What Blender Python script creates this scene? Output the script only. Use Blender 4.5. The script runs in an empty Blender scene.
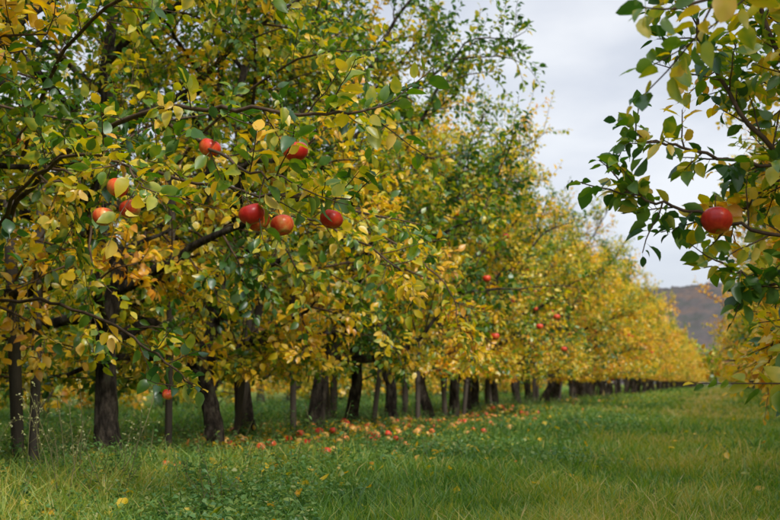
import bpy, math, numpy as np
from mathutils import Vector
rng=np.random.default_rng(11)
scene=bpy.context.scene
def nrm(v): return v/np.maximum(np.linalg.norm(v,axis=-1,keepdims=True),1e-9)
def gh(x,y):
    x=np.asarray(x,float); y=np.asarray(y,float)
    return .025*np.sin(x*1.3+.7*y)+.02*np.sin(y*.9-1.1*x+1)+.05*np.exp(-((x+3.5)/.7)**2)
_ph=np.random.default_rng(3).uniform(0,6.28,(12,3))
def fnoise(x,y,s=1.0):
    o=0
    for i in range(10):
        a=_ph[i,0]; f=s*(.6+.35*i)
        o=o+np.sin(f*(x*math.cos(a)+y*math.sin(a))+_ph[i,1]+1.5*np.sin(f*.6*(x*math.sin(a)-y*math.cos(a))+_ph[i,2]))/(1+.25*i)
    return o/3.0
# ---------------- materials
def newmat(name):
    m=bpy.data.materials.new(name); m.use_nodes=True
    nt=m.node_tree; nt.nodes.clear()
    out=nt.nodes.new('ShaderNodeOutputMaterial')
    return m,nt,out
def ramp(nt,stops):
    r=nt.nodes.new('ShaderNodeValToRGB'); cr=r.color_ramp
    while len(cr.elements)<len(stops): cr.elements.new(.5)
    for e,(p,c) in zip(cr.elements,stops): e.position=p; e.color=(*c,1)
    return r
def noise(nt,scale,detail=4,vec=None,rough=.55):
    n=nt.nodes.new('ShaderNodeTexNoise'); n.inputs['Scale'].default_value=scale; n.inputs['Detail'].default_value=detail
    n.inputs['Roughness'].default_value=rough
    if vec: nt.links.new(vec,n.inputs['Vector'])
    return n
def math_(nt,op,a,b):
    n=nt.nodes.new('ShaderNodeMath'); n.operation=op
    for i,v in enumerate((a,b)):
        if hasattr(v,'links'): nt.links.new(v,n.inputs[i])
        else: n.inputs[i].default_value=v
    return n.outputs[0]
def leafmat(name,stops,trans=.4,shift=True,gloss=.04,rough=.38):
    m,nt,out=newmat(name); L=nt.links.new
    at=nt.nodes.new('ShaderNodeAttribute'); at.attribute_name='age'
    v=at.outputs['Fac']
    if shift:
        oi=nt.nodes.new('ShaderNodeObjectInfo'); sp=nt.nodes.new('ShaderNodeSeparateColor'); L(oi.outputs['Color'],sp.inputs[0])
        v=math_(nt,'ADD',v,math_(nt,'SUBTRACT',sp.outputs[0],.5))
    r=ramp(nt,stops); L(v,r.inputs[0])
    geo=nt.nodes.new('ShaderNodeNewGeometry')
    mx=nt.nodes.new('ShaderNodeMix'); mx.data_type='RGBA'; L(r.outputs[0],mx.inputs[6])
    hs=nt.nodes.new('ShaderNodeHueSaturation'); hs.inputs['Saturation'].default_value=.88; hs.inputs['Value'].default_value=1.12
    L(r.outputs[0],hs.inputs['Color']); L(hs.outputs[0],mx.inputs[7]); L(geo.outputs['Backfacing'],mx.inputs[0])
    d=nt.nodes.new('ShaderNodeBsdfDiffuse'); L(mx.outputs[2],d.inputs[0])
    t=nt.nodes.new('ShaderNodeBsdfTranslucent')
    h2=nt.nodes.new('ShaderNodeHueSaturation'); h2.inputs['Saturation'].default_value=1.12; h2.inputs['Value'].default_value=1.35
    L(r.outputs[0],h2.inputs['Color']); L(h2.outputs[0],t.inputs[0])
    a=nt.nodes.new('ShaderNodeMixShader'); a.inputs[0].default_value=trans; L(d.outputs[0],a.inputs[1]); L(t.outputs[0],a.inputs[2])
    g=nt.nodes.new('ShaderNodeBsdfGlossy'); g.inputs['Roughness'].default_value=rough; g.inputs[0].default_value=(.9,.95,1,1)
    b=nt.nodes.new('ShaderNodeMixShader'); b.inputs[0].default_value=gloss; L(a.outputs[0],b.inputs[1]); L(g.outputs[0],b.inputs[2])
    L(b.outputs[0],out.inputs[0]); return m
LEAF=leafmat('apple_leaf',[(0,(.03,.09,.02)),(.25,(.07,.17,.022)),(.42,(.17,.29,.022)),(.53,(.50,.47,.022)),(.68,(.84,.59,.018)),(.92,(.84,.44,.018)),(1,(.60,.26,.03))],trans=.42,gloss=.05)
GRASS=leafmat('grass_blade',[(0,(.05,.14,.025)),(.35,(.15,.31,.04)),(.6,(.33,.42,.05)),(.8,(.58,.48,.08)),(1,(.68,.54,.2))],trans=.4,shift=False,gloss=.03,rough=.5)
WEED=leafmat('weed_leaf',[(0,(.045,.13,.04)),(.5,(.14,.28,.075)),(.8,(.3,.38,.08)),(1,(.58,.52,.30))],trans=.35,shift=False,gloss=.03)
def pmat(name,stops,scale,rough=.85,bump=.3,bscale=None,vecscale=None,detail=6,bd=.02):
    m,nt,out=newmat(name); L=nt.links.new
    b=nt.nodes.new('ShaderNodeBsdfPrincipled'); b.inputs['Roughness'].default_value=rough; b.inputs['Specular IOR Level'].default_value=.2
    tc=nt.nodes.new('ShaderNodeTexCoord'); vec=tc.outputs['Object']
    if vecscale:
        mp=nt.nodes.new('ShaderNodeMapping'); mp.inputs['Scale'].default_value=vecscale; L(vec,mp.inputs[0]); vec=mp.outputs[0]
    n=noise(nt,scale,detail,vec,.65); r=ramp(nt,stops); L(n.outputs['Fac'],r.inputs[0]); L(r.outputs[0],b.inputs['Base Color'])
    if bump:
        n2=noise(nt,bscale or scale*2,6,vec,.7); bp=nt.nodes.new('ShaderNodeBump'); bp.inputs['Strength'].default_value=bump; bp.inputs['Distance'].default_value=bd
        L(n2.outputs['Fac'],bp.inputs['Height']); L(bp.outputs[0],b.inputs['Normal'])
    L(b.outputs[0],out.inputs[0]); return m
BARK=pmat('bark',[(.34,(.010,.009,.008)),(.48,(.042,.034,.028)),(.58,(.10,.083,.068)),(.70,(.11,.125,.075))],22,.95,1,45,(1,1,.3),bd=.05)
TWIG=pmat('twig_bark',[(.3,(.05,.032,.022)),(.7,(.13,.085,.055))],20,.7,0,detail=2)
POST=pmat('weathered_wood',[(.3,(.045,.038,.032)),(.7,(.13,.11,.095))],12,.9,.6,30,(1,1,.1))
STEM=pmat('dry_stem',[(.3,(.10,.12,.05)),(.7,(.28,.24,.12))],5,.8,0)
def applemat():
    m,nt,out=newmat('apple_skin'); L=nt.links.new
    b=nt.nodes.new('ShaderNodeBsdfPrincipled'); b.inputs['Roughness'].default_value=.33; b.inputs['Specular IOR Level'].default_value=.45
    at=nt.nodes.new('ShaderNodeAttribute'); at.attribute_name='age'
    tc=nt.nodes.new('ShaderNodeTexCoord'); n=noise(nt,16,4,tc.outputs['Object'])
    mp=nt.nodes.new('ShaderNodeMapping'); mp.inputs['Scale'].default_value=(90,90,9); L(tc.outputs['Object'],mp.inputs[0])
    n2=noise(nt,1.0,3,mp.outputs[0])
    v=math_(nt,'ADD',at.outputs['Fac'],math_(nt,'ADD',math_(nt,'MULTIPLY',math_(nt,'SUBTRACT',n.outputs['Fac'],.5),1.1),math_(nt,'MULTIPLY',math_(nt,'SUBTRACT',n2.outputs['Fac'],.5),.8)))
    r=ramp(nt,[(0,(.44,.014,.012)),(.4,(.68,.045,.02)),(.65,(.76,.15,.04)),(1,(.78,.45,.12))]); L(v,r.inputs[0]); L(r.outputs[0],b.inputs['Base Color'])
    L(b.outputs[0],out.inputs[0]); return m
APPLE=applemat()
# ---------------- mesh builder
class MB:
    def __init__(s): s.v=[];s.f=[];s.m=[];s.a=[];s.n=0
    def add(s,v,faces,mat,age):
        v=np.asarray(v,float).reshape(-1,3); s.v.append(v)
        s.a.append(np.broadcast_to(np.asarray(age,float),(len(v),)))
        for f in faces:
            s.f.append(np.asarray(f)+s.n); s.m.append(mat)
        s.n+=len(v)
    def mesh(s,name,mats,smooth=True):
        me=bpy.data.meshes.new(name); V=np.concatenate(s.v); me.vertices.add(len(V)); me.vertices.foreach_set('co',V.astype(np.float32).ravel())
        loops=np.concatenate([f.ravel() for f in s.f]); tot=np.concatenate([np.full(len(f),f.shape[1]) for f in s.f])
        mi=np.concatenate([np.full(len(f),m) for f,m in zip(s.f,s.m)])
        me.loops.add(len(loops)); me.loops.foreach_set('vertex_index',loops.astype(np.int32))
        me.polygons.add(len(tot)); me.polygons.foreach_set('loop_start',(np.cumsum(tot)-tot).astype(np.int32)); 
        me.polygons.foreach_set('material_index',mi.astype(np.int32))
        me.polygons.foreach_set('use_smooth',np.full(len(tot),smooth))
        at=me.attributes.new('age','FLOAT','POINT'); at.data.foreach_set('value',np.concatenate(s.a).astype(np.float32))
        for m in mats: me.materials.append(m)
        me.update(calc_edges=True); me.validate(); return me
def obj(name,me,loc=(0,0,0),rot=0,sc=1,parent=None):
    o=bpy.data.objects.new(name,me); scene.collection.objects.link(o); o.location=loc; o.rotation_euler=(0,0,rot)
    o.scale=(sc,)*3 if not hasattr(sc,'__len__') else sc
    if parent: o.parent=parent
    return o
def tubes(B,P,R,k,mat,age=0,cap=False,rough=0,r=None):
    P=np.asarray(P,float); R=np.asarray(R,float)
    if P.ndim==2: P=P[None];R=R[None]
    T,n,_=P.shape
    t=nrm(np.gradient(P,axis=1)); mean=nrm(P[:,-1]-P[:,0]); ref=np.where(np.abs(mean[:,2:3])<.7,np.array([[0,0,1.]]),np.array([[1.,0,0]]))
    ref=np.repeat(ref[:,None],n,1); u=nrm(np.cross(t,ref)); w=np.cross(t,u)
    an=np.arange(k)*2*math.pi/k
    RR=R[:,:,None]*np.ones((1,1,k))
    if rough:
        ph=r.uniform(0,6.28,3); zz=P[:,:,2:3]
        RR=RR*(1+rough*(.9*np.sin(3*an[None,None]+ph[0]+2.2*zz)+.6*np.sin(5*an[None,None]+ph[1]-3.5*zz)+.7*r.normal(0,.5,RR.shape)))
    V=P[:,:,None]+RR[...,None]*(np.cos(an)[None,None,:,None]*u[:,:,None]+np.sin(an)[None,None,:,None]*w[:,:,None])
    idx=np.arange(T*n*k).reshape(T,n,k); a=idx[:,:-1]; b=idx[:,1:]
    q=np.stack([a,np.roll(a,-1,2),np.roll(b,-1,2),b],-1).reshape(-1,4)
    fs=[q]
    if cap: fs.append(idx[:,-1,:])
    B.add(V.reshape(-1,3),fs,mat,age)
def template(level):
    if level>=2: st=[.28,.38,.58,.82,1.04,1.2]; hw=[0,.17,.28,.265,.14,0]
    elif level==1: st=[.2,.5,.85,1.15]; hw=[0,.29,.25,0]
    else: st=[.1,.55,1.1]; hw=[0,.33,0]
    v=[(0,st[0])]; q=[];t=[]
    for y,h in zip(st[1:-1],hw[1:-1]): v+=[(-h,y),(0,y),(h,y)]
    v.append((0,st[-1])); last=len(v)-1
    t+=[(0,2,1),(0,3,2)]
    m=len(st)-2
    for i in range(m-1):
        a=1+3*i; q+=[(a,a+1,a+4,a+3),(a+1,a+2,a+5,a+4)]
    a=1+3*(m-1); t+=[(a,a+1,last),(a+1,a+2,last)]
    if level>=2:
        b=len(v); v+=[(-.014,0),(.014,0),(.014,.3),(-.014,.3)]; q.append((b,b+1,b+2,b+3))
    return np.array(v),(np.array(q) if q else None),np.array(t)
TPL={i:template(i) for i in (0,1,2)}
def leaves(B,P,D,N,S,age,level,mat,r,wid=1.0,curl=(.0,.5),fold=(.05,.65)):
    v,q,t=TPL[level]; n=len(P)
    if n==0: return
    D=nrm(D); side=nrm(np.cross(D,N)); N=np.cross(side,D)
    c=r.uniform(*curl,n); f=r.uniform(*fold,n); tw=r.uniform(-.35,.35,n); w=wid*r.uniform(.85,1.15,n)
    x=v[:,0][None]*w[:,None]; y=v[:,1][None]; 
    yy=np.maximum(y-.28,0)
    z=f[:,None]*np.abs(x)-c[:,None]*yy**2+tw[:,None]*x*yy*1.5
    if level>=2: z=z+r.normal(0,.02,z.shape)
    V=P[:,None]+S[:,None,None]*(x[...,None]*side[:,None]+y[...,None]*D[:,None]*np.ones((n,1,1))+z[...,None]*N[:,None])
    off=(np.arange(n)*len(v))[:,None,None]; fs=[(t[None]+off).reshape(-1,3)]
    if q is not None: fs.append((q[None]+off).reshape(-1,4))
    av=np.repeat(age,len(v)).reshape(n,len(v))+.12*(np.abs(v[:,0])/.28)[None]*r.uniform(-.2,1,n)[:,None]
    if level>=2: av=av+r.normal(0,.03,av.shape)
    B.add(V.reshape(-1,3),fs,mat,av.ravel())
def grow(starts,dirs,lens,n,wob,grav,r):
    p=starts.copy(); d=nrm(dirs); out=[p.copy()]
    g=np.zeros((len(p),3)); g[:,2]=grav
    for i in range(n):
        d=nrm(d+r.normal(0,wob,d.shape)+g); p=p+d*(lens/n)[:,None]; out.append(p.copy())
    return np.stack(out,1)
def at(P,t):
    n=P.shape[1]-1; x=np.clip(t,0,.9999)*n; i=x.astype(int); f=(x-i)[:,None]; k=np.arange(len(P))
    a=P[k,i]; b=P[k,i+1]; return a*(1-f)+b*f, nrm(b-a)
def leaf_twigs(B,tw,m,size,agetw,level,r,center=None,k=3,rad=.0028):
    T=len(tw); n=tw.shape[1]
    R=np.linspace(rad,rad*.5,n)[None]*np.ones((T,1)); tubes(B,tw,R,k,1)
    tt=(np.tile(np.linspace(.08,1,m),(T,1))+r.uniform(-.03,.03,(T,m))).ravel()
    ti=np.repeat(np.arange(T),m); P,d=at(tw[ti],tt)
    pr=r.normal(0,1,P.shape); pr=nrm(pr-(pr*d).sum(1,keepdims=True)*d)
    D=nrm(d*.55+pr*1.0+np.array([0,0,-.12])+(tt>.93)[:,None]*d*1.2)
    N=np.array([0,0,1.])+r.normal(0,.55,P.shape)
    if center is not None:
        o=P-center; o[:,2]*=.5; N=N+nrm(o)*.5
    age=agetw[ti]+r.normal(0,.13,len(P))-.12*(tt-.5)
    S=size*r.uniform(.55,1.15,len(P))*(1-.25*(tt>.9))
    leaves(B,P,D,N,S,np.clip(age,0,.93),level,2,r)
def apple_verts(R,nu=20,nv=14):
    th=np.linspace(0,math.pi,nv); ph=np.arange(nu)*2*math.pi/nu; T,F=np.meshgrid(th,ph,indexing='ij')
    rr=np.sin(T)*(1+.07*np.cos(T))*(1+.025*np.cos(5*F)*(T/math.pi)**2)
    z=.9*np.cos(T)-.42*np.exp(-(T/.38)**2)+.25*np.exp(-((math.pi-T)/.3)**2)
    V=R*np.stack([rr*np.cos(F),rr*np.sin(F),z],-1).reshape(-1,3)
    idx=np.arange(nu*nv).reshape(nv,nu); a=idx[:-1];b=idx[1:]
    q=np.stack([a,b,np.roll(b,-1,1),np.roll(a,-1,1)],-1).reshape(-1,4)
    return V,q
def rotm(r):
    q=nrm(r.normal(0,1,4)); w,x,y,z=q
    return np.array([[1-2*(y*y+z*z),2*(x*y-z*w),2*(x*z+y*w)],[2*(x*y+z*w),1-2*(x*x+z*z),2*(y*z-x*w)],[2*(x*z-y*w),2*(y*z+x*w),1-2*(x*x+y*y)]])
PZ=[0,.16,.3,.5,.7,.85,1]; PR=[.78,.95,1,.95,.75,.52,.3]
def make_tree(seed,H=4.3,R=1.6,level=1,nl=13,nsec=8,ntw=6,m=13,size=.075,age0=.55,nap=5,trunk=.085,zmin=.72,nsp=70,h0=.66):
    r=np.random.default_rng(seed); B=MB()
    n=13; z=np.linspace(-.1,H*.84,n); xy=np.cumsum(r.normal(0,.05,(n,2)),0); xy-=xy[1]; xy[0]=xy[1]
    xy+=np.outer(np.clip(z,0,1.2),r.normal(0,.13,2))
    lead=np.column_stack([xy,z]); rad=trunk*(1-z/(H*.95))**.75; rad[0]*=1.6; rad[1]*=1.1; rad=np.maximum(rad,.01)
    zz=np.linspace(-.1,H*.84,80 if level==2 else 40); LP=np.column_stack([np.interp(zz,z,lead[:,i]) for i in range(3)]); LR=np.interp(zz,z,rad)
    tubes(B,LP,LR,18 if level==2 else 9,0,rough=.09,r=r)
    sec_list=[]; center=np.array([0,0,H*.5])
    for i in range(nl):
        h=h0+(H*.74-h0)*(i/(nl-1))**1.15; az=i*2.4+r.uniform(-.5,.5)
        e=math.radians(np.interp(i/(nl-1),[0,.4,1],[14,24,52])+r.uniform(-8,8)); Rz=R*np.interp(h/H+.08,PZ,PR)
        ln=Rz/math.cos(e)*r.uniform(.8,1.02)
        p0=np.array([np.interp(h,z,lead[:,0]),np.interp(h,z,lead[:,1]),h])
        d=np.array([math.cos(az)*math.cos(e),math.sin(az)*math.cos(e),math.sin(e)])
        P=grow(p0[None],d[None],np.array([ln]),9,.13,(-.025 if i<nl*.4 else .02),r)
        r0=.036*(1-h/H)+.011; tubes(B,P,np.linspace(r0,.006,10)[None],7,0,rough=.06,r=r)
        t=np.linspace(.2,1,nsec)+r.uniform(-.04,.04,nsec)
        p,dd=at(np.repeat(P,nsec,0),t); q=r.normal(0,1,(nsec,3)); q=nrm(q-(q*dd).sum(1,keepdims=True)*dd)
        sd=dd*.65+q*.85+np.array([0,0,(.0 if i<nl*.3 else .2)]); sl=r.uniform(.3,.75,nsec)*np.interp(h,[.7,H*.7],[1,.8])
        s=grow(p,sd,sl,5,.15,(-.09 if i<nl*.3 else -.01),r); s[...,2]=np.maximum(s[...,2],zmin+r.uniform(0,.15))
        tubes(B,s,np.linspace(.008,.003,6)[None]*np.ones((nsec,1)),4 if level else 3,1)
        sec_list.append((s,h,r.normal(0,.08)))
    tws=[];ages=[]
    for s,h,al in sec_list:
        k=len(s)
        rep=np.repeat(np.arange(k),ntw); t=np.tile(np.linspace(.12,1,ntw),k)
        p,dd=at(s[rep],t); q=r.normal(0,1,p.shape); q=nrm(q-(q*dd).sum(1,keepdims=True)*dd)
        low=np.where(p[:,2:3]<1.4,-.2,.3)
        td=dd*.6+q*.8+low*np.array([[0,0,1.]])
        tw=grow(p,td,r.uniform(.14,.36,len(p)),3,.15,0,r); tw[...,2]=np.maximum(tw[...,2],zmin-.1+r.uniform(0,.12,(len(tw),1)))
        out=np.linalg.norm(p[:,:2],axis=1)/R
        ag=age0+al+np.repeat(r.normal(0,.13,k),ntw)+r.normal(0,.05,len(p))-.17*(p[:,2]/H-.45)-.12*(out-.55)
        tws.append(tw); ages.append(ag)
    tw=np.concatenate(tws); ag=np.concatenate(ages)
    leaf_twigs(B,tw,m,size,ag,level,r,center)
    pick=r.integers(0,len(sec_list),nsp); st=[];
    for i in pick:
        s=sec_list[max(i,int(nl*.35))][0]; j=r.integers(0,len(s)); st.append(s[j,r.integers(1,5)])
    st.extend([lead[-1],lead[-1]+[.02,0,-.1],lead[-2]]); st=np.array(st)
    d=np.column_stack([r.normal(0,.28,len(st)),r.normal(0,.28,len(st)),np.ones(len(st))])
    sp=grow(st,d,r.uniform(.25,.62,len(st)),5,.06,.03,r)
    leaf_twigs(B,sp,20 if level else 15,size*.9,age0-.13+r.normal(0,.11,len(st)),level,r,center,rad=.004)
    for i in range(nap):
        w=tw[r.integers(0,len(tw))]; c=w[-1]
        if c[2]>H*.5: c=c-[0,0,1]
        V,q=apple_verts(.038,12,9); B.add(V+c-np.array([0,0,.05]),[q],3,r.uniform(.1,.5))
    return B.mesh('apple_tree',[BARK,TWIG,LEAF,APPLE])
def catmull(C,n):
    C=np.array(C,float); C=np.vstack([2*C[0]-C[1],C,2*C[-1]-C[-2]]); out=[]
    for i in range(1,len(C)-2):
        for t in np.linspace(0,1,n,endpoint=False):
            a,b,c,d=C[i-1],C[i],C[i+1],C[i+2]
            out.append(.5*((2*b)+(-a+c)*t+(2*a-5*b+4*c-d)*t*t+(-a+3*b-3*c+d)*t**3))
    out.append(C[-2]); return np.array(out)
def branch(B,r,ctrl,r0,ntw,m,size,age,t0=.3,sl=(.12,.3),up=.1):
    P=catmull(ctrl,6); P[1:]+=r.normal(0,.006,P[1:].shape); tubes(B,P,np.linspace(r0,.0028,len(P)),6,1)
    t=np.linspace(t0,1,ntw); p,d=at(np.repeat(P[None],ntw,0),t); q=r.normal(0,1,p.shape); q=nrm(q-(q*d).sum(1,keepdims=True)*d)
    td=d*.7+q*.8+np.array([0,0,up]); tw=grow(p,td,r.uniform(*sl,ntw),4,.1,0,r)
    leaf_twigs(B,tw,m,size,age+r.normal(0,.13,ntw),2,r,None,k=4,rad=.0026)
    end=P[-8:][None]; leaf_twigs(B,end,10,size,np.array([age-.05]),2,r,None,k=4,rad=.003)

# ---------------- trees
heroes=[make_tree(100+i,H=4.25,R=1.66,level=2,nl=16,nsec=9,ntw=7,m=13,size=.070,age0=.44,nap=1,trunk=.066,zmin=.56,h0=.6) for i in range(4)]
mids=[make_tree(200+i,H=3.95,R=1.55,level=1,nl=15,m=12,size=.070,age0=.555,nap=5,zmin=.66,trunk=.064) for i in range(4)]
fars=[make_tree(300+i,H=3.95,R=1.5,level=0,nl=14,nsec=7,ntw=6,m=9,size=.098,age0=.62,nap=5,zmin=.76,nsp=50,trunk=.072) for i in range(4)]
bush=[make_tree(400+i,H=4.0,R=1.7,level=0,nl=15,nsec=7,ntw=6,m=9,size=.105,age0=.50,nap=2,zmin=.3,nsp=20,trunk=.078,h0=.45) for i in range(3)]
trees=[]
def place(x,y,me,shift,rot=None,s=None):
    r_=rng.uniform(0,6.28) if rot is None else rot; s_=rng.uniform(.93,1.07) if s is None else s
    o=obj('apple_tree',me,(x,y,float(gh(x,y))-.02),r_,(s_,s_,s_*rng.uniform(.92,1.08))); o.color=(.5+shift,.5,.5,1); trees.append(o); return o
i=0; y=-1.3
def stake(x,y,h,rr,lean):
    B=MB(); z=np.array([-.2,h*.5,h,h+.015]); P=np.column_stack([lean[0]*z,lean[1]*z,z]); tubes(B,P,np.array([rr,rr*.98,rr*.94,rr*.6]),9,0,cap=True)
    obj('wooden_stake',B.mesh('wooden_stake',[POST]),(x,y,float(gh(x,y))))
while y<160:
    k=heroes if y<9.5 else (mids if y<24 else fars)
    sh=np.interp(y,[0,6,9,10,16,30,80],[-.03,0.0,.06,-.01,.03,.06,.10])+rng.normal(0,.035)
    place(-3.5+rng.uniform(-.15,.15),y,k[i%4],sh)
    if y<45:
        stake(-3.45+rng.uniform(-.15,.15),y+.5+rng.uniform(-.25,.25),rng.uniform(1.5,1.9),rng.uniform(.022,.036),rng.normal(0,.07,2))
        if i%2: stake(-3.75+rng.uniform(-.15,.15),y+.9+rng.uniform(-.2,.2),rng.uniform(1.4,1.8),rng.uniform(.025,.04),rng.normal(0,.07,2))
    i+=1; y+=(1.25 if y<30 else 1.6)+rng.uniform(-.2,.2)
y=1.9;i=0
while y<160:
    k=heroes if y<5 else (mids if y<24 else fars)
    place(1.9+rng.uniform(-.1,.1),y,k[(i+2)%4],np.interp(y,[0,6,20,60],[.07,.10,.08,.10])+rng.normal(0,.03),s=1.08 if y>5 else 1)
    i+=1; y+=1.55+rng.uniform(-.12,.12)
for X,sp,ym,ms in ((-8.8,1.8,50,bush),(-14,2.8,50,bush),(7.3,3,50,fars)):
    y=0 if X<0 else -2
    while y<ym:
        place(X+rng.uniform(-.2,.2),y,ms[int(rng.integers(3))],.02+rng.normal(0,.06)); y+=sp+rng.uniform(-.2,.2)
r=np.random.default_rng(5)
def child_branches(tree,specs,name='fruiting_branch'):
    B=MB()
    for s in specs: branch(B,r,*s)
    me=B.mesh(name,[BARK,TWIG,LEAF,APPLE]); o=obj(name,me); bpy.context.view_layer.update()
    o.parent=tree; tree_m=tree.matrix_world.copy(); o.matrix_parent_inverse=tree_m.inverted(); o.color=(.5,.5,.5,1)
def near(x,y): return min(trees,key=lambda o:(o.location.x-x)**2+(o.location.y-y)**2)
bpy.context.view_layer.update()
sz=.070
child_branches(near(-3.5,4.5),[
 ([(-3.45,4.5,1.2),(-2.7,3.95,1.45),(-2.0,3.5,1.5),(-1.5,3.2,1.40),(-1.15,3.1,1.33),(-.95,3.15,1.37)],.014,15,10,sz,.36,.3),
 ([(-2.0,3.5,1.5),(-1.7,3.3,1.33),(-1.42,3.08,1.17),(-1.25,3.05,1.12)],.008,10,9,sz,.50,.15),
 ([(-2.3,3.75,1.4),(-1.8,3.5,1.22),(-1.4,3.4,1.13),(-1.18,3.4,1.12)],.008,11,9,sz,.50,.2),
 ([(-3.4,4.4,1.0),(-2.8,3.8,1.25),(-2.3,3.4,1.32),(-1.95,3.2,1.25),(-1.75,3.05,1.12)],.011,14,10,sz,.54,.3),
 ([(-3.4,4.6,1.3),(-2.8,4.0,1.8),(-2.2,3.6,2.0),(-1.7,3.4,1.95),(-1.35,3.3,1.8)],.011,18,10,sz,.36,.3),
 ([(-3.4,4.5,.9),(-2.8,4.1,.85),(-2.3,3.8,.72),(-1.98,3.62,.58),(-1.85,3.6,.48)],.009,8,7,sz,.38,.45),
 ([(-3.4,4.3,1.0),(-3.0,3.7,1.1),(-2.6,3.3,1.0),(-2.4,3.1,.85)],.010,18,10,sz,.38,.2),
 ([(-3.4,4.2,1.6),(-3.0,3.7,1.9),(-2.6,3.3,2.05),(-2.3,3.1,2.0)],.010,18,10,sz,.38,.2),
])
child_branches(near(-3.5,6),[
 ([(-3.45,6,1.0),(-2.8,5.5,1.3),(-2.1,5.1,1.35),(-1.6,4.9,1.15),(-1.35,4.8,.95)],.013,20,10,sz,.54,.25),
 ([(-3.45,6,1.6),(-2.8,5.6,2.0),(-2.1,5.2,2.2),(-1.6,5.0,2.15)],.013,16,10,sz,.38,.25),
 ([(-3.45,6.2,1.2),(-2.7,6.4,1.5),(-2.0,6.4,1.4),(-1.6,6.4,1.1),(-1.5,6.4,.8)],.013,20,10,sz,.60,.25),
 ([(-3.45,7.6,1.2),(-2.7,7.7,1.4),(-2.0,7.7,1.25),(-1.75,7.7,.9),(-1.7,7.7,.65)],.013,22,10,sz,.64,.25)])
rz=.058; S1=(.08,.2)
child_branches(near(1.95,3.4),[
 ([(1.9,3.5,1.0),(1.1,3.35,.95),(.55,3.15,.98),(.2,3.0,1.08),(.02,2.95,1.3),(-.06,2.97,1.58),(-.10,3.0,1.85)],.012,28,12,rz,.36,.3,S1),
 ([(.55,3.15,.98),(.25,3.0,1.25),(.12,2.95,1.5),(.08,2.95,1.8),(.06,2.97,2.1)],.009,26,12,rz,.48,.15,S1),
 ([(.3,3.05,1.03),(.08,2.95,1.08),(-.1,2.9,1.12),(-.22,2.9,1.15)],.006,11,9,rz,.30,.2,(.06,.14)),
 ([(.55,3.15,.95),(.25,3.0,.86),(.02,2.92,.92),(-.15,2.88,.98),(-.23,2.88,1.0)],.007,15,10,rz,.38,.2,S1),
 ([(.9,3.25,.93),(.45,3.05,.78),(.2,2.95,.74),(.1,2.9,.76),(.02,2.88,.79)],.007,14,9,rz,.40,.2,(.06,.14)),
 ([(.9,3.25,.93),(.5,3.05,.70),(.28,2.95,.64),(.17,2.9,.60)],.007,14,9,rz,.50,.3,(.06,.14)),
 ([(1.5,3.45,1.0),(.9,3.4,1.1),(.5,3.4,1.15),(.2,3.4,1.1),(.04,3.45,1.0)],.009,26,12,rz,.62,.3,(.1,.22)),
 ([(1.5,3.45,1.1),(.9,3.4,1.4),(.5,3.4,1.55),(.2,3.4,1.6),(.06,3.4,1.8)],.009,28,12,rz,.58,.3,(.1,.22)),
 ([(1.5,3.6,.9),(.9,3.7,.85),(.45,3.7,.8),(.26,3.7,.72),(.2,3.75,.6)],.009,26,12,rz,.64,.3,(.08,.18)),
 ([(1.5,3.5,1.1),(.9,3.4,1.3),(.5,3.3,1.35),(.2,3.25,1.35),(.03,3.25,1.42)],.009,26,12,rz,.56,.3,(.1,.2)),
])
child_branches(near(1.95,5.2),[
 ([(1.6,5.2,.9),(1.0,5.2,.95),(.5,5.2,.9),(.28,5.2,.78),(.2,5.2,.6)],.01,34,12,.066,.66,.2,(.1,.24)),
 ([(1.6,5.2,1.1),(1.0,5.2,1.3),(.5,5.2,1.3),(.28,5.3,1.15),(.2,5.3,.95)],.01,32,12,.066,.64,.2,(.1,.24)),
 ([(1.6,6.6,.9),(1.0,6.6,1.0),(.5,6.6,.95),(.3,6.6,.75),(.25,6.6,.5)],.01,36,12,.066,.68,.2,(.12,.26)),
 ([(1.6,5.4,1.3),(1.0,5.3,1.6),(.5,5.3,1.7),(.25,5.3,1.6),(.15,5.3,1.45)],.01,30,12,.066,.60,.2,(.12,.26)),
 ([(1.6,8.2,.9),(1.0,8.2,1.2),(.55,8.2,1.15),(.35,8.2,.85),(.3,8.2,.5)],.01,36,12,.07,.66,.2,(.12,.28)),
])
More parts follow.
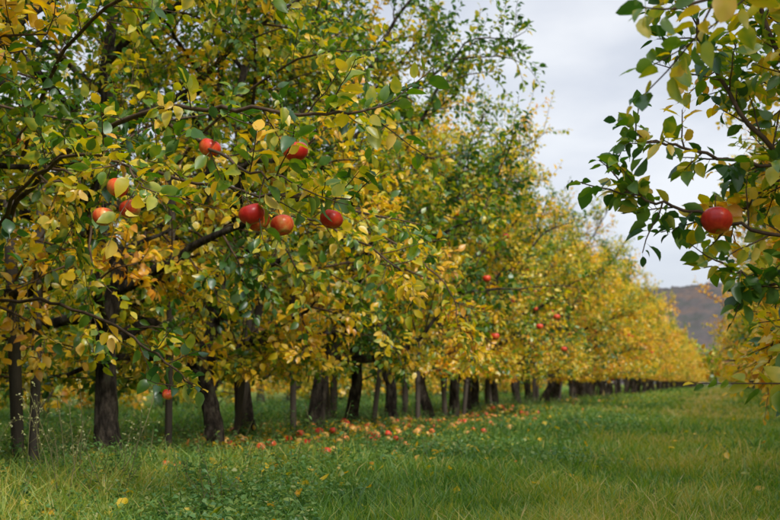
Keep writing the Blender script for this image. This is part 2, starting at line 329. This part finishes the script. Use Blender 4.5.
# ---------------- apples
ar=np.random.default_rng(8)
def apple(c,R=.038,age=.25,tilt=(0,0)):
    B=MB(); V,q=apple_verts(R,32,24); V=V*np.array([1,1,ar.uniform(.92,1.0)]); B.add(V,[q],0,age+np.clip((V[:,0]*-6),-.2,.2)+.15*(V[:,2]/R<-.6))
    P=np.array([[0,0,R*.5],[.002,0,R*.85],[.005,.002,R*1.3],[.004,.004,R*1.75]]); tubes(B,P,np.array([.0018,.0014,.0014,.002]),6,1,cap=True)
    o=obj('apple',B.mesh('apple',[APPLE,TWIG]),c); o.rotation_euler=(tilt[0],tilt[1],ar.uniform(0,6.28))
for a in [((-1.25,3.09,1.22),.040,.22,(.15,.1)),((-1.35,2.99,1.01),.040,.2,(.3,.1)),((-1.37,3.08,1.005),.039,.3,(-.2,.3)),((-1.325,3.17,1.0),.038,.4,(0,.4)),
          ((-1.21,3.31,1.035),.039,.15,(.2,-.2)),((-1.63,3.26,1.29),.038,.3,(.3,.1)),((-1.90,3.13,1.145),.036,.45,(.1,.4)),((-1.95,3.13,1.05),.036,.6,(.1,.1)),((-1.88,3.18,1.08),.036,.6,(.3,.1)),
          ((0.0,2.88,.915),.040,.32,(.2,-.25)),((-1.96,3.62,.46),.022,.4,(.1,.1)),((-1.93,3.56,.455),.02,.5,(.1,.1)),
          ((-1.95,7.9,.98),.04,.25,(0,0)),((-2.0,9.9,.93),.042,.3,(0,0)),((-2.0,12.5,1.15),.042,.3,(0,0)),((-2.0,14.5,.95),.042,.3,(0,0)),((-1.9,13.2,1.3),.042,.3,(0,0))]: apple(*a)
B=MB(); fr=np.random.default_rng(21)
V0,q0=apple_verts(.037,14,10)
for i in range(230):
    if i<120: x=fr.normal(-3.0,.4); y=fr.uniform(6.5,16)
    else: x=fr.normal(-3.3,.55); y=fr.uniform(4.8,30)
    s=fr.uniform(.75,1.1); c=np.array([x,y,float(gh(x,y))+.03+.02*fr.random()]); B.add(V0@rotm(fr).T*s+c,[q0],0,fr.uniform(.3,1.2))
obj('fallen_apples',B.mesh('fallen_apples',[APPLE]))
# ---------------- ground
xs=np.unique(np.concatenate([np.linspace(-12,6,91),np.linspace(-60,60,61),np.linspace(-900,900,37)])); ys=np.unique(np.concatenate([np.linspace(0,40,161),np.linspace(-60,240,101),np.linspace(-300,1500,37)]))
X,Y=np.meshgrid(xs,ys); Z=gh(X,Y); V=np.stack([X,Y,Z],-1).reshape(-1,3); idx=np.arange(len(V)).reshape(X.shape)
q=np.stack([idx[:-1,:-1],idx[:-1,1:],idx[1:,1:],idx[1:,:-1]],-1).reshape(-1,4)
m,nt,out=newmat('ground_turf'); L=nt.links.new
b=nt.nodes.new('ShaderNodeBsdfPrincipled'); b.inputs['Roughness'].default_value=.95; b.inputs['Specular IOR Level'].default_value=.1
tc=nt.nodes.new('ShaderNodeTexCoord'); n1=noise(nt,.55,5,tc.outputs['Object']); n2=noise(nt,14,6,tc.outputs['Object'],.7)
r1=ramp(nt,[(.3,(.09,.17,.03)),(.5,(.18,.26,.04)),(.7,(.36,.33,.07))]); L(n1.outputs['Fac'],r1.inputs[0])
r2=ramp(nt,[(.35,(.3,.3,.3)),(.65,(1.0,1.0,1.0))]); L(n2.outputs['Fac'],r2.inputs[0])
mx=nt.nodes.new('ShaderNodeMix'); mx.data_type='RGBA'; mx.blend_type='MULTIPLY'; mx.inputs[0].default_value=1; L(r1.outputs[0],mx.inputs[6]); L(r2.outputs[0],mx.inputs[7])
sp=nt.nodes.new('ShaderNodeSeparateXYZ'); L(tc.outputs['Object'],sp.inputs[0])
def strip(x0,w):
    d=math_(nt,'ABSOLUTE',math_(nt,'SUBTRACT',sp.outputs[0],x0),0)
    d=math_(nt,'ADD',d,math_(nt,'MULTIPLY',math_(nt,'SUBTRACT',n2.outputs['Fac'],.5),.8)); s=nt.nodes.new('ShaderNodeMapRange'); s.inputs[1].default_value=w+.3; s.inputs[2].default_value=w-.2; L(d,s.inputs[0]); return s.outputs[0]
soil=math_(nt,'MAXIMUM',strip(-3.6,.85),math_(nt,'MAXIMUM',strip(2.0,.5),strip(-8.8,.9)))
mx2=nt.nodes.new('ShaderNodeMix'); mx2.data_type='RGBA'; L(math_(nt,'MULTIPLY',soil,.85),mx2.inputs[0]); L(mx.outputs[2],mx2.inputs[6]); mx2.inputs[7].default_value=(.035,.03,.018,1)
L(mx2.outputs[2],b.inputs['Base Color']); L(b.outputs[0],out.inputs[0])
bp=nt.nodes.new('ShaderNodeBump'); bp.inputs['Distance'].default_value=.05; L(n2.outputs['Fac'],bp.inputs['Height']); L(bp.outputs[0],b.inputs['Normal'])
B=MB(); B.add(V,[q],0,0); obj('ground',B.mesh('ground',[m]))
# ---------------- grass
g=np.random.default_rng(31); N=460000
rd=np.exp(g.uniform(math.log(2.6),math.log(95),N)); az=g.uniform(-.22,.95,N)
x=-np.sin(az)*rd; y=np.cos(az)*rd
cell=.08+rd*.005; tx=(np.floor(x/cell)+.5)*cell; ty=(np.floor(y/cell)+.5)*cell
hs_=np.sin(tx*127.1+ty*311.7)*43758.5; hs_=hs_-np.floor(hs_); hs2=np.sin(tx*269.5+ty*183.3)*43758.5; hs2=hs2-np.floor(hs2)
pull=.5*(g.random(N)<.7); x=x+(tx+(hs_-.5)*cell-x)*pull; y=y+(ty+(hs2-.5)*cell-y)*pull
keep=(x>-11)&(x<4)&((np.abs(x+3.6)>.55)|(g.random(N)<.35))
x,y,rd,hs_,hs2=[q_[keep] for q_ in (x,y,rd,hs_,hs2)]; n=len(x)
fn=fnoise(x,y,1.3); fn2=fnoise(x+9,y-4,4.5); fn3=fnoise(x-3,y+7,.55)
edge=np.clip((np.abs(x+.7)-1.3)/.8,0,1)
h=(.028+.035*np.clip(fn2+.4,0,1.6)+.075*edge*g.random(n)+.025*np.clip(fn,0,1)+.05*hs_**3)*g.uniform(.45,1.4,n)
h*=1-.45*np.exp(-((x+2.95)/.6)**2)*((y>5.5)&(y<18)); 
w=np.maximum(.0022,rd*.00052)*g.uniform(.7,1.4,n)
h*=np.interp(rd,[3,40,90],[1,1.1,1.4])
a=g.uniform(0,6.28,n); side=np.column_stack([np.cos(a),np.sin(a),np.zeros(n)]); le=g.uniform(0,6.28,n); lm=g.uniform(.1,1.2,n)*h
lean=np.column_stack([np.cos(le)*lm,np.sin(le)*lm,np.zeros(n)])
P=np.column_stack([x,y,gh(x,y)-.005]); up=np.array([0,0,1.])
v0=P-side*w[:,None]; v1=P+side*w[:,None]; md=P+up*(h*.6)[:,None]+lean*.35; v2=md+side*(w*.75)[:,None]; v3=md-side*(w*.75)[:,None]; v4=P+up*h[:,None]+lean
V=np.stack([v0,v1,v2,v3,v4],1); off=(np.arange(n)*5)[:,None]
lane=np.exp(-((x+.25)/.85)**2)
age=np.clip(.32+.18*fn+.16*fn2+.18*fn3+.22*(hs2-.5)+g.normal(0,.13,n)+.34*lane+.10*np.interp(rd,[4,30],[0,1])-.16*edge,0,1)+ (g.random(n)<.06)*.4
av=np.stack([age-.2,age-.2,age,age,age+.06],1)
B=MB(); B.add(V.reshape(-1,3),[np.array([[0,1,2,3]])+off,np.array([[3,2,4]])+off],0,np.clip(av,0,1).ravel()); obj('grass',B.mesh('grass',[GRASS],False))
N=90000; rd=np.exp(g.uniform(math.log(3),math.log(24),N)); az=g.uniform(-.2,.9,N); x=-np.sin(az)*rd;y=np.cos(az)*rd
dens=fnoise(x*1.0,y*1.0,2.0)+np.clip(-(x+1.0)*.5,-.8,.6); keep=(dens>.1)&(x>-5.5)&(x<2.5); x=x[keep];y=y[keep];rd=rd[keep];n=len(x)
P=np.column_stack([x,y,gh(x,y)+g.uniform(.015,.085,n)]); D=np.column_stack([g.normal(0,1,(n,2)),g.normal(.1,.3,n)]); Nn=np.column_stack([g.normal(0,.4,(n,2)),np.ones(n)])
B=MB(); leaves(B,P,D,Nn,g.uniform(.012,.028,n)*np.interp(rd,[3,20],[1,1.8]),np.clip(.5+g.normal(0,.18,n),0,.9),0,0,g,wid=1.2); obj('clover',B.mesh('clover',[WEED]))
B=MB(); pl=[]
while len(pl)<1050:
    yy=math.exp(g.uniform(math.log(3.4),math.log(30))); c=g.random(); xx=g.normal(-3.5,.7) if c<.62 else (g.normal(2.0,.5) if c<.74 else g.uniform(-9.5,-3))
    if 5.5<yy<17 and -3.4<xx<-2.1 and g.random()<.75: continue
    pl.append((xx,yy))
pl=np.array(pl); n=len(pl); st=np.column_stack([pl,gh(pl[:,0],pl[:,1])]); hh=g.uniform(.10,.30,n)*np.where(g.random(n)<.10,1.6,1)*np.where(pl[:,0]<-5,1.7,1)
S_=np.repeat(st,3,0)+g.normal(0,.04,(n*3,3))*[1,1,0]; d=np.column_stack([g.normal(0,.35,(3*n,2)),np.ones(3*n)])
tw=grow(S_,d,np.repeat(hh,3)*g.uniform(.6,1,3*n),4,.1,-.05,g); tubes(B,tw,np.linspace(.003,.0012,5)[None]*np.ones((3*n,1)),3,0)
mm=14; ti=np.repeat(np.arange(3*n),mm); tt=np.tile(np.linspace(.15,1,mm),3*n); p,dd=at(tw[ti],tt); q_=g.normal(0,1,p.shape); q_[:,2]*=.3
big=np.where(p[:,0]<-5,1.5,1)
leaves(B,p,nrm(q_)+[0,0,.1],np.array([0,0,1.])+g.normal(0,.3,p.shape),g.uniform(.03,.06,len(p))*(1.1-.6*tt)*big,np.clip(.35+g.normal(0,.13,len(p))+np.repeat(g.normal(0,.15,3*n),mm),0,.92),1,1,g,wid=.8)
obj('undergrowth',B.mesh('undergrowth',[STEM,WEED]))
B=MB(); n=40; xx=g.uniform(-3.5,-2.35,n); yy=g.uniform(3.3,4.4,n)
tw=grow(np.column_stack([xx,yy,gh(xx,yy)]),np.column_stack([g.normal(0,.18,(n,2)),np.ones(n)]),g.uniform(.22,.55,n),6,.06,0,g); tubes(B,tw,np.linspace(.003,.0014,7)[None]*np.ones((n,1)),4,0)
ti=np.repeat(np.arange(n),9); tt=np.tile(np.linspace(.5,1,9),n); p,dd=at(tw[ti],tt)
s2=grow(p,dd+g.normal(0,.6,p.shape),g.uniform(.02,.07,len(p)),2,.1,0,g); tubes(B,s2,np.full((len(p),3),.0009),3,0)
leaves(B,np.repeat(s2[:,-1],3,0),g.normal(0,1,(len(p)*3,3)),g.normal(0,1,(len(p)*3,3)),np.full(len(p)*3,.012),np.full(len(p)*3,.88),0,1,g)
obj('dry_weed',B.mesh('dry_weed',[STEM,WEED]))
n=9000; c=g.random(n); x=np.where(c<.7,g.normal(-3.4,.7,n),np.where(c<.85,g.normal(1.8,.5,n),g.uniform(-3,2,n))); y=np.exp(g.uniform(math.log(3.2),math.log(45),n))
k_=((c<.85)&(g.random(n)<.75))|(g.random(n)<.25); x=x[k_];y=y[k_];n=len(x)
P=np.column_stack([x,y,gh(x,y)+g.uniform(.015,.06,n)]); B=MB(); leaves(B,P,np.column_stack([g.normal(0,1,(n,2)),g.normal(0,.25,n)]),np.column_stack([g.normal(0,.45,(n,2)),np.ones(n)]),g.uniform(.04,.065,n),np.clip(g.normal(.68,.14,n),.42,.98),1,0,g,curl=(-.8,.8),fold=(.2,1))
o=obj('fallen_leaves',B.mesh('fallen_leaves',[LEAF])); o.color=(.5,.5,.5,1)
# ---------------- distance
B=MB(); d_=np.random.default_rng(77)
for i in range(90):
    cx=d_.uniform(-110,90); cy=d_.uniform(175,215); H_=d_.uniform(5,9); R_=H_*.38; c=np.array([cx,cy,H_*.52]); n=700
    u=nrm(d_.normal(0,1,(n,3)))*(d_.random(n)**.4)[:,None]*np.array([R_,R_,H_*.48])*(1+.25*np.sin(d_.uniform(0,6)+5*d_.random((n,1))))
    leaves(B,c+u,d_.normal(0,1,(n,3)),d_.normal(0,1,(n,3)),d_.uniform(.5,.9,n),np.clip(d_.choice([.35,.45,.5,.6])+d_.normal(0,.1,n),0,1),0,2,d_,wid=1.3)
    tubes(B,np.array([[cx,cy,-.1],[cx,cy,H_*.5]]),np.array([.25,.15]),6,0)
o=obj('distant_trees',B.mesh('distant_trees',[BARK,TWIG,LEAF])); o.color=(.5,.5,.5,1)
u=np.linspace(-420,520,720); v=np.linspace(0,1,70); U,Vv=np.meshgrid(u,v)
ridge=33+3*np.sin(U*.008+2.4)+1.2*np.sin(U*.031)+.5*np.sin(U*.13+2)
Zh=ridge*np.sin(Vv*math.pi/2)**.9-1+d_.normal(0,.35,U.shape)*(Vv>.05); V=np.stack([U+d_.normal(0,.3,U.shape),380+150*Vv,Zh*(1+.36*Vv)],-1).reshape(-1,3); idx=np.arange(len(V)).reshape(U.shape)
q=np.stack([idx[:-1,:-1],idx[:-1,1:],idx[1:,1:],idx[1:,:-1]],-1).reshape(-1,4)
HM=pmat('hazy_forest_hill',[(.3,(.055,.07,.055)),(.5,(.095,.085,.085)),(.62,(.14,.10,.08)),(.75,(.09,.10,.105))],.05,1,.0,detail=8)  # forest tones greyed towards purple: distance haze is painted into the base colour
B=MB(); B.add(V,[q],0,0); obj('hill',B.mesh('hill',[HM],True))
# ---------------- light
sunv=Vector((.58,-.55,.68)).normalized()
sd=bpy.data.lights.new('sun','SUN'); sd.energy=3.3; sd.angle=math.radians(12); sd.color=(1,.93,.81); so=bpy.data.objects.new('sun',sd); scene.collection.objects.link(so); so.rotation_euler=sunv.to_track_quat('Z','Y').to_euler()
w=bpy.data.worlds.new('World'); scene.world=w; w.use_nodes=True; nt=w.node_tree; nt.nodes.clear(); L=nt.links.new
out=nt.nodes.new('ShaderNodeOutputWorld'); sky=nt.nodes.new('ShaderNodeTexSky'); sky.sky_type='NISHITA'; sky.sun_disc=False; sky.sun_elevation=math.asin(sunv.z); sky.sun_rotation=math.atan2(sunv.x,sunv.y)
b1=nt.nodes.new('ShaderNodeBackground'); b1.inputs[1].default_value=.12; L(sky.outputs[0],b1.inputs[0])
tc=nt.nodes.new('ShaderNodeTexCoord'); mp=nt.nodes.new('ShaderNodeMapping'); mp.inputs['Scale'].default_value=(1,1,2.8); L(tc.outputs['Generated'],mp.inputs[0])
n=noise(nt,3.2,6,mp.outputs[0],.5); sz_=nt.nodes.new('ShaderNodeSeparateXYZ'); L(tc.outputs['Generated'],sz_.inputs[0])
v=math_(nt,'SUBTRACT',n.outputs['Fac'],math_(nt,'MULTIPLY',sz_.outputs[2],.35))
r=ramp(nt,[(.22,(.55,.59,.68)),(.42,(.69,.725,.80)),(.58,(.87,.89,.93))]); L(v,r.inputs[0])
mr=nt.nodes.new('ShaderNodeMapRange'); mr.inputs[1].default_value=.4; mr.inputs[2].default_value=.9; mr.inputs[3].default_value=1.13; mr.inputs[4].default_value=2.4; L(sz_.outputs[2],mr.inputs[0])
b2=nt.nodes.new('ShaderNodeBackground'); L(mr.outputs[0],b2.inputs[1]); L(r.outputs[0],b2.inputs[0])
mx=nt.nodes.new('ShaderNodeMixShader'); mx.inputs[0].default_value=.85; L(b1.outputs[0],mx.inputs[1]); L(b2.outputs[0],mx.inputs[2]); L(mx.outputs[0],out.inputs[0])
# ---------------- camera
cd=bpy.data.cameras.new('camera'); cam=bpy.data.objects.new('camera',cd); scene.collection.objects.link(cam); scene.camera=cam
cd.lens=50; cd.sensor_width=36; cd.clip_end=3000; cam.location=(0,0,.5); cam.rotation_euler=(math.radians(96.48),0,math.radians(16.95))
cd.dof.use_dof=True; cd.dof.focus_distance=3.5; cd.dof.aperture_fstop=5
scene.view_settings.view_transform='Standard'; scene.view_settings.look='None'; scene.view_settings.exposure=0; scene.view_settings.gamma=1
